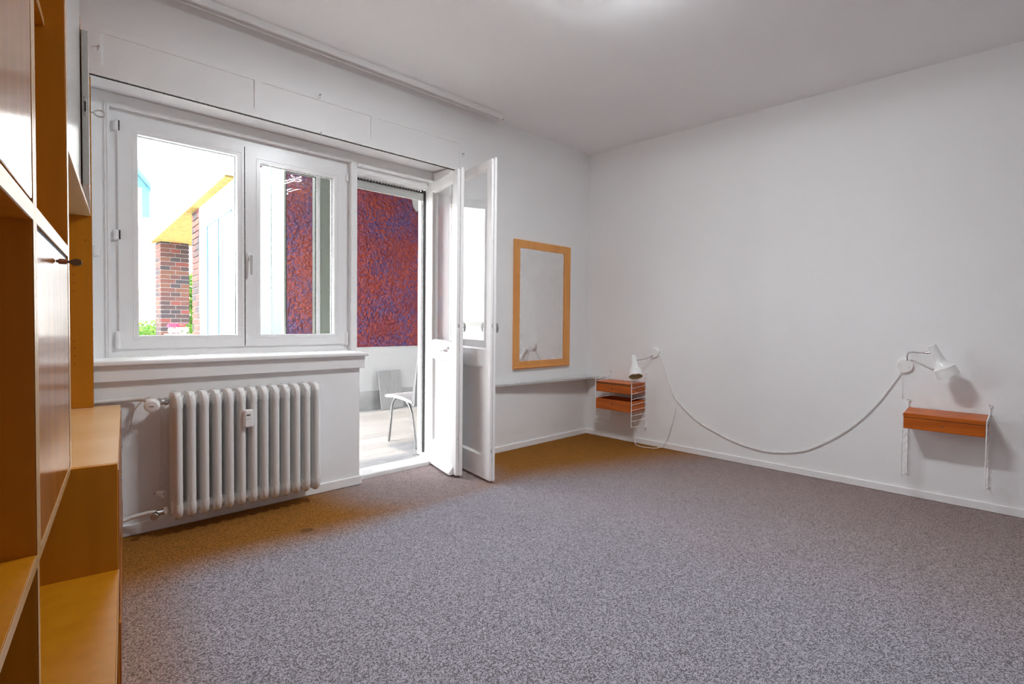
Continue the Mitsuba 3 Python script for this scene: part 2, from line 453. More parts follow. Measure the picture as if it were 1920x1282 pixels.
d1, put1 = leaf('door_1', 'white half-glazed outer balcony door leaf with a rain rail, standing open', (-1.700, 0.215), (-1.842, -0.345), 0.044, 0.018, 2.150, (0.088, 0.505), (0.948, 2.085),
                (0.105, 0.475), (0.175, 0.815), 0.578)
wb = xz(sg.Polygon([(0, 0), (1, 0), (1, 1), (0, 1)]), 0, 1)
prof = sg.Polygon([(0, 0.014), (-0.030, 0.014), (-0.030, 0.030), (-0.006, 0.066), (0, 0.066)])
m = ext(prof, 0.515)
m.apply_transform(np.array([[0, 0, 1, 0.015], [1, 0, 0, 0], [0, 1, 0, 0], [0, 0, 0, 1.0]]))
obj('rain_rail', put1(m), 'mat_white_paint', d1)
hk = obj('lever', put1(merge([frame_to(disc(0.011, 0.018, 20), (0.395, 0.0, 0.885), (0, -1, 0)), tube(spline([(0.395, -0.018, 0.885), (0.375, -0.026, 0.888), (0.345, -0.022, 0.880)], 6), [0.0055] * 12 + [0.004], 10)])), 'mat_chrome', d1)
obj('knob', put1(frame_to(disc(0.009, 0.014, 18), (0.430, 0.0, 0.905), (0, -1, 0))), 'mat_chrome', d1)
for z in (1.78, 0.935 + .13, 0.28):
    obj('catch', put1(box(0.5775, 0.580, 0.012, 0.024, z - 0.012, z + 0.012, 0.001)), 'mat_steel', d1)
d2, put2 = leaf('door_2', 'white half-glazed inner balcony door leaf, opened into the room', (-1.651, -0.020), (-1.757, -0.608), 0.034, 0.018, 2.185, (0.070, 0.538), (0.907, 2.130),
                (0.085, 0.492), (0.170, 0.790), 0.597)
for z in (1.63, 1.07, 0.22):
    obj('catch', put2(box(0.5965, 0.599, 0.010, 0.020, z - 0.010, z + 0.010, 0.001)), 'mat_steel', d2)


def tee(put, u, y, z, parent):
    obj('turn_knob', put(merge([frame_to(lathe([(0, 0), (0.010, 0), (0.010, .004), (0.0045, .008), (0.004, 0.028), (0, 0.028)], 16), (u, y, z), (0, 1, 0)),
                                tube(spline([(u, y + 0.030, z + 0.032), (u, y + 0.036, z), (u, y + 0.030, z - 0.032)], 5), [.004, .0055, .0065, .007, .0075, .0075, .0075, .007, .0065, .0055, .004], 10)])), 'mat_steel', parent)


tee(put1, 0.535, 0.044, 1.055, d1)
tee(put2, 0.572, 0.034, 1.055, d2)

# ------------------------------------------------------------------ roller shutter over the balcony door
rs = thing('roller_shutter', 'grey end rail of the roller shutter at the top of the balcony door', 'roller shutter')
obj('end_rail', box(-2.283, -1.660, 0.345, 0.375, 2.058, 2.118, 0.004), 'mat_shutter', rs)
pr('mat_shutter', (0.42, 0.42, 0.41), 0.5)
sx = np.arange(-2.270, -1.670, 0.0245)
slat = sg.Polygon([(-2.283, 2.117), (-1.660, 2.117), (-1.660, 2.155), (-2.283, 2.155)],
                  [[(x - .006, 2.128), (x + .006, 2.128), (x + .006, 2.138), (x - .006, 2.138)] for x in sx])
obj('slotted_slat', xz(slat, 0.352, 0.358), 'mat_shadow_gap', rs, smooth=False)
obj('guide_rail', box(-1.656, -1.645, 0.342, 0.36, 0.03, 2.14), 'mat_shadow_gap', rs)
obj('guide_rail', box(-1.670, -1.657, 0.362, 0.40, 0.03, 2.06, 0.003), 'mat_white_paint', rs)

# ------------------------------------------------------------------ balcony (loggia)
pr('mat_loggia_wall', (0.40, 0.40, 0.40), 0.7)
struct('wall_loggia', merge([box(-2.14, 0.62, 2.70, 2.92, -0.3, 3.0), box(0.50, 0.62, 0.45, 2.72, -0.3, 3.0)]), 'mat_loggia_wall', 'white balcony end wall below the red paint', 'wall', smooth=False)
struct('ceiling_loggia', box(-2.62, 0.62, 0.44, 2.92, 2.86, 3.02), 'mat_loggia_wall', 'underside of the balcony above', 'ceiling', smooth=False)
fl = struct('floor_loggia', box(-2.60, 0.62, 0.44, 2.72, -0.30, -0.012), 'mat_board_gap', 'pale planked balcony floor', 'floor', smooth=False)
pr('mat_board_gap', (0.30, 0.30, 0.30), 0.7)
pk = []
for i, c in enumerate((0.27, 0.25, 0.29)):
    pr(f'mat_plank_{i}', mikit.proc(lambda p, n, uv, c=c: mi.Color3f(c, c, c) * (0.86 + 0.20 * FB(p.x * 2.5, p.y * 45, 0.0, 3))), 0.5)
y, r = 0.255, 0
while y < 2.69:
    y1 = min(y + 0.193, 2.695)
    xs = [-2.6, -2.6 + 0.55 + 0.42 * ((r * 2) % 3), 0.0, 0.5]
    xs = sorted(set([-2.37 if y < 0.45 else -2.6, -1.95 + 0.41 * (r % 3), -0.75 + 0.37 * ((r + 1) % 3), 0.5 if y > .44 else -1.70]))
    xs = [x for x in xs if x <= (0.5 if y > .44 else -1.70)]
    for a, b in zip(xs[:-1], xs[1:]):
        obj('plank', box(a + .001, b - .001, y + .001, y1 - .001, -0.014, 0.0, 0.0012), f'mat_plank_{rng.integers(3)}', fl)
    y, r = y1, r + 1
pr('mat_skirt_grey', mikit.proc(lambda p, n, uv: mi.Color3f(0.24, 0.24, 0.24) * (0.8 + 0.45 * FB(p.x * 6, p.y * 6, p.z * 9, 3))), 0.4)
wb_ = struct('baseboard_loggia', box(-2.13, 0.50, 2.686, 2.70, 0.0, 0.235, 0.002), 'mat_skirt_grey', 'grey tiled plinth along the balcony wall', 'baseboard')


def red_col(p, n, uv):
    a = FB(p.x * 5.0 + 4, p.z * 4.0, 1.0, 4)
    b = FB(p.x * 60, p.z * 66, 5.0, 3)
    c = FB(p.x * 3.0 + 9, p.z * 3.2, 3.0, 4)
    t = SS(0.30, 0.64, 0.48 * a + 0.52 * b)
    col = MIX((0.085, 0.046, 0.125), (0.185, 0.030, 0.034), t)
    return MIX(col, (0.26, 0.040, 0.022), SS(0.44, 0.68, 0.5 * c + 0.5 * b) * 0.85)


def red_bump(p, n, uv):
    return FB(p.x * 42 + 1.5 * N(p.z * 20, p.x * 20, 0.0), p.z * 36, 2.0, 3)


mat('mat_red', {'type': 'bumpmap', 'tex': mikit.proc(red_bump, eps=3e-3), 'scale': 0.05, 'bsdf': {'type': 'principled', 'base_color': mikit.proc(red_col), 'roughness': 0.55, 'specular': 0.4}})
edge = [(-2.13, 0.770)]
for x in np.arange(-2.10, 0.49, 0.03):
    edge.append((float(x), 0.768 + 0.008 * float(meshkit.noise(np.array([x * 30, 0.5, 0.5])))))
edge += [(0.49, 0.78), (0.49, 2.80), (-0.02, 2.80), (-0.185, 2.55), (-0.235, 2.50), (-0.285, 2.56), (-0.34, 2.80), (-2.13, 2.80)]
redm = xz(sg.Polygon(edge), 2.692, 2.70)
obj('red_paint_field', redm, 'mat_red', 'wall_loggia', smooth=False, label='rough red and violet painted plaster field')

# board leaning on the balcony wall
bm = box(-0.165, 0.165, -0.006, 0.006, 0.0, 0.475, 0.002)
bm.apply_transform(trimesh.transformations.rotation_matrix(math.radians(-9), [1, 0, 0]))
bm.apply_transform(trimesh.transformations.rotation_matrix(math.radians(8), [0, 0, 1]))
bm.apply_translation([-0.625, 2.590, 0.004])
pr('mat_board', mikit.proc(lambda p, n, uv: mi.Color3f(0.26, 0.26, 0.26) * (0.85 + 0.3 * FB(p.x * 40, p.y * 40, p.z * 5, 2))), 0.5)
tag(obj('leaning_board', bm, 'mat_board'), 'dark grey square board leaning on the balcony wall', 'board')

# balcony chair
pr('mat_chair_seat', (0.36, 0.36, 0.36), 0.4)
pr('mat_chair_back', (0.17, 0.17, 0.17), 0.5)
mat('mat_chair_tube', {'type': 'roughconductor', 'material': 'none', 'specular_reflectance': rgb(0.30, 0.30, 0.30), 'alpha': 0.15})
ch = thing('balcony_chair', 'chrome tube chair with a pale seat on the balcony', 'chair')
cx0, cx1 = -1.575, -1.200
for x in (cx0, cx1):
    pts = spline([(x, 1.020, 0.0), (x, 0.985, 0.20), (x, 0.965, 0.330), (x, 0.920, 0.395), (x, 0.830, 0.425), (x, 0.73, 0.400), (x, 0.655, 0.330), (x, 0.610, 0.20), (x, 0.575, 0.0)], 8)
    obj('leg_arch', tube(pts, 0.0105, 12), 'mat_chair_tube', ch)
obj('crossbar', tube([(cx0, 0.83, 0.425), (cx1, 0.83, 0.425)], 0.009, 10), 'mat_chrome', ch)
sp = sg.Polygon(spline([(0.62, 0.412), (0.78, 0.432), (0.94, 0.440), (1.045, 0.425), (1.06, 0.410), (1.03, 0.402), (0.93, 0.410), (0.78, 0.405), (0.62, 0.388), (0.62, 0.412)], 4)[:-1])
sm = ext(sp.buffer(0), 0.41)
sm.apply_transform(np.array([[0, 0, 1, -1.592], [1, 0, 0, 0], [0, 1, 0, 0], [0, 0, 0, 1.0]]))
obj('seat', sm, 'mat_chair_seat', ch)
bp = sg.Polygon(spline([(0.630, 0.375), (0.610, 0.50), (0.575, 0.65), (0.530, 0.84), (0.522, 0.84), (0.548, 0.68), (0.572, 0.50), (0.585, 0.375), (0.630, 0.375)], 4)[:-1])
bm2 = ext(bp.buffer(0), 0.40)
bm2.apply_transform(np.array([[0, 0, 1, -1.587], [1, 0, 0, 0], [0, 1, 0, 0], [0, 0, 0, 1.0]]))
obj('backrest', bm2, 'mat_chair_back', ch)

# ------------------------------------------------------------------ outside: neighbouring house with brick pillar, hedge, flowers, far house
fa = math.radians(4.7)
FD = np.array([math.sin(fa), math.cos(fa), 0.0])
FN = np.array([math.cos(fa), -math.sin(fa), 0.0])
FB0 = np.array([-2.125, 4.96, 0.0])
AF = np.eye(4)
AF[:3, 0], AF[:3, 1], AF[:3, 3] = FN, FD, FB0


def fac(m):
    m = m.copy()
    m.apply_transform(AF)
    return m


def rough_col(p, n, uv):
    return mi.Color3f(0.80, 0.80, 0.79) * (0.85 + 0.2 * FB(p.x * 25, p.y * 25, p.z * 25, 2))


pr('mat_render_white', mikit.proc(rough_col), 0.9)
pr('mat_soffit', mikit.proc(lambda p, n, uv: MIX((0.17, 0.12, 0.030), (0.36, 0.26, 0.075), FB(p.x * 22, p.y * 22, 0.0, 3))), 0.9)
pr('mat_mortar', (0.30, 0.28, 0.27), 0.9)
bricks = [(0.10, 0.040, 0.032), (0.075, 0.034, 0.030), (0.05, 0.030, 0.030), (0.038, 0.030, 0.034), (0.13, 0.036, 0.030), (0.11, 0.048, 0.032)]
for i, c in enumerate(bricks):
    pr(f'mat_brick_{i}', c, 0.85)
nb = thing('neighbouring_house', 'white rendered house wing with a brick pillar outside the left sash', 'house')
obj('facade', fac(merge([box(0.0, 0.25, -2.15, -0.115, -0.4, 2.54)])), 'mat_render_white', nb, smooth=False)
obj('upper_floor', fac(merge([box(-0.085, 1.0, -2.15, 4.45, 2.56, 6.2)])), 'mat_render_white', nb, smooth=False)
obj('soffit', fac(box(-0.085, 1.0, -2.15, 4.45, 2.54, 2.56)), 'mat_soffit', nb, smooth=False, label='yellow underside of the upper floor')
for a, b in ((-1.33, -0.83), (-2.10, -1.475)):
    w = obj('window', fac(merge([box(-0.02, 0.02, a, b, 0.35, 2.21)])), 'mat_plastic_white', nb)
    obj('reveal', fac(merge([box(-0.030, -0.008, b - 0.012, b + 0.020, 0.35, 2.22, 0.002), box(-0.030, -0.008, a, b, 2.205, 2.222, 0.002)])), 'mat_blue_frame', w)
    obj('pane', fac(box(-0.024, -0.02, a + .09, b - .10, 0.45, 2.12)), 'mat_far_pane', w)
pr('mat_blue_frame', (0.025, 0.10, 0.15), 0.5)
pr('mat_far_pane', (0.70, 0.74, 0.75), 0.08, specular=0.8)
# corner pier with its bricks (side face towards the garden)
pier = obj('pier', fac(box(0.012, 0.25, -0.115, 0.410, -0.4, 2.54)), 'mat_mortar', nb, smooth=False)
z, k = -0.33, 0
while z < 2.52:
    ys = [-0.115, 0.140, 0.410] if k % 2 == 0 else [-0.115, 0.005, 0.270, 0.410]
    for a, b in zip(ys[:-1], ys[1:]):
        if z > 0.7:
            obj('brick', fac(box(-0.004, 0.02, a + .006, b - .006, z + .006, min(z + .0775, 2.535), 0.003)), f'mat_brick_{rng.integers(6)}', pier, smooth=False)
    z, k = z + 0.0833, k + 1
# free-standing brick pillar at the far corner
PX0, PX1, PY0, PY1 = -1.772, -1.312, 9.0, 9.46
pil = obj('brick_pillar', box(PX0 + .012, PX1 - .012, PY0 + .012, PY1 - .012, -0.4, 2.54), 'mat_mortar', nb, smooth=False)
z, k = -0.33 + 0.0, 0
while z < 2.52:
    zt = min(z + .0775, 2.535)
    xs = [PX0, PX0 + 0.235, PX1] if k % 2 else [PX0, PX0 + 0.155, PX0 + 0.320, PX1]
    for a, b in zip(xs[:-1], xs[1:]):
        if z > 0.65:
            obj('brick', box(a + (.006 if a > PX0 else 0), b - (.006 if b < PX1 else 0), PY0, PY0 + .03, z + .006, zt, 0.003), f'mat_brick_{rng.integers(6)}', pil, smooth=False)
    ys = [PY0 + .032, PY0 + 0.235, PY1] if k % 2 else [PY0 + .032, PY0 + 0.115, PY0 + 0.345, PY1]
    for a, b in zip(ys[:-1], ys[1:]):
        if z > 0.65:
            obj('brick', box(PX0, PX0 + .03, a + .006, b - .006, z + .006, zt, 0.003), f'mat_brick_{rng.integers(6)}', pil, smooth=False)
    z, k = z + 0.0833, k + 1
gm = box(-60, 60, 0.5, 120, -0.42, -0.40)
pr('mat_ground', mikit.proc(lambda p, n, uv: MIX((0.36, 0.36, 0.33), (0.52, 0.51, 0.49), FB(p.x * .8, p.y * .8, 0.0, 4))), 0.95)
struct('ground', gm, 'mat_ground', 'garden ground outside the window', 'ground', smooth=False)


def leaves(n, centre, half, size, seed, flat=0.4):
    g = np.random.default_rng(seed)
    c = np.array(centre) + (g.random((n, 3)) * 2 - 1) * np.array(half)
    vs, fs = [], []
    for i in range(n):
        a = g.normal(size=3)
        a /= np.linalg.norm(a)
        b = np.cross(a, g.normal(size=3))
        b /= np.linalg.norm(b)
        s = size * (0.6 + 0.8 * g.random())
        q = c[i]
        nn = np.cross(a, b) * s * 0.15
        vs += [q - a * s, q + b * s * .5 + nn, q + a * s, q - b * s * .5 + nn]
        fs += [[4 * i, 4 * i + 1, 4 * i + 2], [4 * i, 4 * i + 2, 4 * i + 3]]
    return trimesh.Trimesh(np.array(vs), np.array(fs), process=False)


for i, c in enumerate(((0.12, 0.24, 0.04), (0.22, 0.32, 0.06), (0.06, 0.16, 0.03))):
    scene[f'mat_leaf_{i}'] = {'type': 'principledthin', 'base_color': rgb(*c), 'roughness': 0.6, 'diff_trans': 0.7}
hg = thing('hedge', 'clipped green hedge seen low in the left pane beside the brick pillar', 'hedge')
core = box(-6.0, 2.5, 14.15, 15.1, -0.4, 0.86, 0.1)
obj('core', core, 'mat_hedge_core', hg)
pr('mat_hedge_core', (0.10, 0.20, 0.04), 0.9)
for i in range(3):
    k = obj('foliage', leaves(3200, (-1.6, 14.3, 0.45), (4.2, 0.42, 0.56), 0.045, 40 + i), f'mat_leaf_{i}', hg, smooth=False)
    labels[k] = {'label': 'leaves of the hedge', 'kind': 'stuff'}
sh = thing('garden_shrub', 'leafy yellow-green shrub between the pillar and the brick pier', 'shrub')
obj('stem', merge([tube([(-0.95, 10.9, -0.4), (-0.93, 10.9, 0.8), (-0.90, 10.92, 1.8)], 0.02, 8), tube([(-0.95, 10.9, 0.3), (-1.1, 10.95, 1.3)], 0.014, 8)]), 'mat_hedge_core', sh)
for i in range(3):
    k = obj('foliage', leaves(900, (-0.95, 10.95, 1.15), (0.30, 0.35, 0.95), 0.05, 60 + i), f'mat_leaf_{i}', sh, smooth=False)
    labels[k] = {'label': 'leaves of the shrub', 'kind': 'stuff'}
# flower box on the garden wall in front of the pillar
pr('mat_flower_pink', (0.80, 0.06, 0.14), 0.6)
pr('mat_flower_white', (0.85, 0.78, 0.80), 0.6)
pr('mat_planter', (0.75, 0.73, 0.72), 0.6)
fb = thing('flower_box', 'planter with pink and white blossom in front of the brick pillar', 'planter')
obj('trough', merge([box(-1.80, -1.32, 8.42, 8.62, 0.60, 0.80, 0.01), box(-1.75, -1.68, 8.44, 8.60, -0.4, 0.61), box(-1.44, -1.37, 8.44, 8.60, -0.4, 0.61)]), 'mat_planter', fb)
for i, (mname, c, h, n) in enumerate((('mat_flower_pink', (-1.63, 8.5, 0.955), (0.13, 0.08, 0.035), 170), ('mat_flower_white', (-1.60, 8.46, 0.87), (0.16, 0.06, 0.05), 200), ('mat_leaf_0', (-1.45, 8.52, 0.88), (0.13, 0.09, 0.10), 240))):
    k = obj('blossom' if i < 2 else 'foliage', leaves(n, c, h, 0.022, 80 + i), mname, fb, smooth=False)
    labels[k] = {'label': ('pink blossom', 'white blossom', 'green leaves')[i], 'kind': 'stuff'}
# far house with a gable
fh = thing('far_house', 'pale blue far house with a gabled roof at the left edge of the left pane', 'house')
gp = sg.Polygon([(-3.0, -0.4), (1.71, -0.4), (1.71, 7.55), (1.80, 7.55), (0.35, 9.4), (-3.0, 9.4)])
obj('wall', xz(sg.Polygon([(-4.0, -0.4), (1.70, -0.4), (1.70, 7.6), (0.3, 9.2), (-2.6, 9.2), (-4.0, 7.6)]), 30.0, 36.0), 'mat_render_white', fh, smooth=False)
pr('mat_pale_blue', (0.07, 0.20, 0.25), 0.6)
obj('corner_strip', box(1.42, 1.72, 29.9, 30.05, 6.1, 7.62), 'mat_pale_blue', fh)
obj('roof', xz(sg.Polygon([(1.80, 7.45), (0.30, 9.30), (-2.6, 9.3), (-4.1, 7.45), (-4.1, 7.62), (-2.7, 9.5), (0.40, 9.5), (1.86, 7.6)]), 29.7, 36.3), 'mat_pale_blue', fh)
obj('gable_cladding', xz(sg.Polygon([(0.3, 7.55), (1.70, 7.55), (0.3, 9.1)]), 29.92, 30.02), 'mat_pale_blue', fh, smooth=False)

# ------------------------------------------------------------------ radiator
rad = thing('radiator', 'white column radiator under the window', 'radiator')
RZ0, RZ1, RY0, RY1 = 0.083, 0.722, -0.200, -0.045
px = [-3.421 + i * (0.688 / 12) for i in range(13)]


def rad_section(x):
    ms = []
    ys = np.linspace(RY0 + 0.019, RY1 - 0.019, 4)
    for y in ys:
        m = trimesh.creation.cylinder(radius=1.0, height=RZ1 - RZ0 - 0.10, sections=14)
        m.apply_scale([0.0165, 0.019, 1.0])
        m.apply_translation([x, y, (RZ0 + RZ1) / 2])
        ms.append(m)
    o = sg.Polygon([(RY0, RZ0 + .05), (RY0 + .010, RZ0 + .020), (RY0 + .035, RZ0), (RY1 - .035, RZ0), (RY1 - .010, RZ0 + .020), (RY1, RZ0 + .05), (RY1, RZ0 + .078), (RY0, RZ0 + .078)])
    for flip in (0, 1):
        pts = np.array(o.exterior.coords[:-1])
        if flip:
            pts[:, 1] = RZ0 + RZ1 - pts[:, 1]
        hull = np.vstack([np.c_[np.full(len(pts), x + s * w), pts[:, 0].mean() + (pts[:, 0] - pts[:, 0].mean()) * k, pts[:, 1].mean() + (pts[:, 1] - pts[:, 1].mean()) * k] for s in (-1, 1) for w, k in ((0.017, 0.86), (0.010, 1.0))])
        ms.append(trimesh.convex.convex_hull(hull))
    return merge(ms)


for x in px:
    obj('column', rad_section(x), 'mat_radiator', rad, smooth=42)
ymid = (RY0 + RY1) / 2
hub = [frame_to(disc(0.026, px[-1] - px[0] + 0.05, 20), (px[0] - .025, ymid, z), (1, 0, 0)) for z in (RZ0 + 0.042, RZ1 - 0.042)]
obj('hub_tube', hub[0], 'mat_radiator', rad)
obj('hub_tube', hub[1], 'mat_radiator', rad)
for z in (RZ0 + 0.035, RZ1 - 0.05):
    obj('wall_bracket', merge([box(px[-1] + 0.016, px[-1] + 0.030, -0.06, 0.0, z - 0.016, z + 0.016, 0.003)]), 'mat_radiator', rad)
mt = obj('heat_meter', box(-3.136, -3.092, -0.226, -0.196, 0.515, 0.610, 0.006), 'mat_enamel', rad, label='small white heat meter')
obj('display', box(-3.126, -3.108, -0.2275, -0.224, 0.578, 0.586), 'mat_plug_dark', mt)
obj('groove', box(-3.128, -3.102, -0.2268, -0.224, 0.5585, 0.560), 'mat_grey_metal', mt)
zt, zb = RZ1 - 0.042, RZ0 + 0.042
# supply and return with valves
obj('supply_pipe', tube(spline([(-3.735, -0.024, 0.690), (-3.60, -0.024, 0.690), (-3.545, -0.045, 0.688), (-3.525, -0.10, zt), (-3.49, ymid, zt)], 6), 0.0105, 12), 'mat_radiator', rad)
obj('valve_body', merge([frame_to(disc(0.014, 0.05, 18), (-3.500, ymid, zt), (1, 0, 0)), frame_to(disc(0.018, 0.012, 6), (-3.494, ymid, zt), (1, 0, 0)), frame_to(disc(0.019, 0.014, 6), (-3.468, ymid, zt), (1, 0, 0))]), 'mat_steel', rad)
hx = np.array([-3.517, ymid - 0.012, zt - 0.004])
hdir = np.array([-0.25, -0.93, -0.12])
head = [lathe([(0, 0), (0.018, 0), (0.024, 0.010), (0.029, 0.03), (0.029, 0.052), (0.026, 0.060), (0.019, 0.062), (0, 0.062)], 30)]
for i in range(22):
    a = i * 2 * math.pi / 22
    b = box(-0.0018, 0.0018, 0.0275, 0.0315, 0.022, 0.056)
    b.apply_transform(trimesh.transformations.rotation_matrix(a, [0, 0, 1]))
    head.append(b)
vh = obj('thermostat_head', frame_to(merge(head), hx, hdir, (0, 0, 1)), 'mat_enamel', rad, label='ribbed white thermostat knob')
obj('pointer', frame_to(box(-0.002, 0.002, -0.009, 0.009, 0.0615, 0.0632), hx, hdir, (0, 0, 1)), 'mat_plug_dark', vh)
obj('return_pipe', tube(spline([(-3.665, -0.060, 0.088), (-3.60, -0.062, 0.108), (-3.54, -0.085, zb - .004), (-3.515, -0.105, zb), (-3.49, ymid, zb)], 6), 0.0105, 12), 'mat_radiator', rad)
obj('return_valve', merge([frame_to(disc(0.017, 0.030, 18), (-3.512, ymid - .022, zb - .004), (-.3, -.9, 0)), frame_to(disc(0.013, 0.05, 14), (-3.505, ymid, zb), (1, 0, 0))]), 'mat_steel', rad)
obj('union_nut', merge([frame_to(disc(0.020, 0.016, 6), (-3.474, ymid, zb), (1, 0, 0))]), 'mat_enamel', rad)
# flex draped over the thermostat
cd = thing('hanging_flex', 'thin white flex draped over the radiator knob, its plug dangling', 'cord')
obj('cord', tube(spline([(-3.608, -0.100, 0.520), (-3.600, -0.100, 0.565), (-3.590, -0.120, 0.640), (-3.556, -0.145, 0.698), (-3.525, -0.158, 0.712), (-3.500, -0.150, 0.690), (-3.484, -0.130, 0.640), (-3.478, -0.10, 0.540),
                         (-3.475, -0.085, 0.42), (-3.479, -0.075, 0.30), (-3.482, -0.070, 0.226)], 8), 0.0026, 8), 'mat_flex', cd)
pl = obj('plug', frame_to(merge([disc(0.017, 0.014, 22), frame_to(disc(0.013, 0.030, 18), (0, 0, -0.028), (0, 0, 1))]), (-3.474, -0.085, 0.205), (0.45, -0.89, 0.0)), 'mat_enamel', cd)
obj('pin', frame_to(merge([tube([(-.006, 0, -.028), (-.006, 0, -.046)], 0.002, 8), tube([(.006, 0, -.028), (.006, 0, -.046)], 0.002, 8)]), (-3.474, -0.085, 0.205), (0.45, -0.89, 0.0)), 'mat_plug_dark', pl)
obj('screw_hole', frame_to(disc(0.003, 0.0015, 10, 0), (-3.4675, -0.0979, 0.205), (0.45, -0.89, 0.0)), 'mat_plug_dark', pl)

# ------------------------------------------------------------------ curtain rail and small hooks
cr = thing('curtain_rail', 'long white curtain rail fixed to the ceiling above the window', 'curtain rail')
obj('rail', merge([box(-4.0, -1.262, -0.150, -0.092, 2.716, HC, 0.003), box(-4.0, -1.262, -0.150, -0.140, 2.700, 2.72, 0.002), box(-4.0, -1.262, -0.102, -0.092, 2.700, 2.72, 0.002)]), 'mat_white_paint', cr)
obj('groove', box(-4.0, -1.27, -0.1385, -0.132, 2.711, 2.7165), 'mat_shadow_gap', cr)
obj('end_pulley', frame_to(merge([trimesh.creation.torus(0.014, 0.004, 20, 8), disc(0.009, 0.01, 16)]), (-1.25, -0.121, 2.712), (1, -0.6, -0.3)), 'mat_enamel', cr)
obj('pulley_axle', frame_to(disc(0.005, 0.014, 12), (-1.249, -0.122, 2.711), (1, -0.6, -0.3)), 'mat_plug_dark', cr)
hooks = [((-2.647, -0.010, 2.487), 'small metal hook in the middle of the panelling top'), ((-2.644, -0.016, 2.256), 'small white hook at the lower edge of the panelling'),
         ((-1.552, -0.012, 2.385), 'small bent hook at the right end of the panelling'), ((-3.695, -0.012, 2.385), 'small bent hook at the left end of the panelling')]
for (x, y, z), lb in hooks:
    k = obj('curtain_hook', merge([frame_to(disc(0.006, 0.003, 12), (x, y - .003, z), (0, 1, 0)), tube(spline([(x, y, z), (x, y - .022, z), (x - .004, y - .026, z - .012), (x - .006, y - .022, z - .026)], 5), 0.0022, 8)]), 'mat_steel')
    tag(k, lb, 'hook')
tag(obj('strap_guide', merge([box(-3.695, -3.672, 0.206, 0.222, 1.41, 1.47, 0.004), box(-3.690, -3.677, 0.196, 0.207, 1.412, 1.428, 0.003)]), 'mat_enamel'), 'small white strap holder on the window casing beside the cabinets', 'strap holder')

# ------------------------------------------------------------------ mirror and corner shelf
mr = thing('wall_mirror', 'tall mirror in a light orange wooden frame', 'mirror')
mo = (-1.0, -0.288, 0.690, 1.803)
mi_ = (-0.940, -0.372, 0.758, 1.734)
o4 = [(mo[0], mo[2]), (mo[1], mo[2]), (mo[1], mo[3]), (mo[0], mo[3])]
i4 = [(mi_[0], mi_[2]), (mi_[1], mi_[2]), (mi_[1], mi_[3]), (mi_[0], mi_[3])]
for k in range(4):
    j = (k + 1) % 4
    q = sg.Polygon([o4[k], o4[j], i4[j], i4[k]]).buffer(-0.0003)
    obj('frame_rail' if k % 2 == 0 else 'frame_stile', xz(q, -0.024, -0.001), 'mat_beech', mr, smooth=False)
obj('frame_lip', box(mo[0] + .004, mo[1] - .004, -0.032, -0.022, mo[2] + 0.006, mo[2] + 0.020, 0.002), 'mat_beech', mr)
obj('glass', box(mi_[0] - .006, mi_[1] + .006, -0.016, -0.010, mi_[2] - .006, mi_[3] + .006), 'mat_mirror', mr, smooth=False)
shp = sg.Polygon([(-0.004, -0.004), (-1.62, -0.004), (-1.62, -0.022), (-0.10, -0.150), (-0.004, -0.245)])
m = ext(shp, 0.016)
m.apply_translation([0, 0, 0.562])
cs = thing('corner_shelf', 'narrow grey tapered wall shelf under the mirror', 'shelf')
obj('board', m, 'mat_grey_shelf', cs, smooth=False)
obj('batten', box(-1.60, -0.02, -0.018, -0.001, 0.540, 0.562, 0.002), 'mat_white_paint', cs)


# ------------------------------------------------------------------ ladder wall units
def ladder(parent, y, xf, zb0, zb1, zf0, zf1, nr, lab=None):
    """one wire side frame standing off the right wall in the plane y"""
    r = 0.0033
    side = obj('ladder_frame', merge([tube([(-0.010, y, zb0), (-0.010, y, zb1)], r, 8),
                                      tube(spline([(xf, y, zf0), (xf, y, (zf0 + zf1) / 2), (xf, y, zf1 - 0.004), (xf + 0.006, y, zf1 + 0.003), (-0.012, y, zf1 + 0.030)], 6), r, 8)]), 'mat_enamel', parent)
    for i in range(nr):
        z = zf0 + 0.003 + i * (zf1 - zf0 - 0.02) / (nr - 1)
        obj('rung', tube([(xf, y, z), (-0.010, y, z - (0.022 if i == 0 else 0.0) + 0.018 * (i / nr))], 0.0023, 6), 'mat_enamel', side)
    for z in (zb0, zb1):
        obj('fixing_eye', frame_to(trimesh.creation.torus(0.0085, 0.003, 18, 8), (-0.008, y, z), (1, 0, 0)), 'mat_enamel', side)
    return side


def panelbox(x0, x1, y0, y1, z0, z1, t=0.010, top=True, front=True):
    ms = [box(x0, x1, y0, y0 + t, z0, z1, .001), box(x0, x1, y1 - t, y1, z0, z1, .001), box(x1 - t, x1, y0 + t, y1 - t, z0, z1, .001), box(x0 + t, x1 - t, y0 + t, y1 - t, z0, z0 + t)]
    if top:
        ms.append(box(x0, x1 - t, y0 + t, y1 - t, z1 - t, z1, .001))
    return merge(ms)


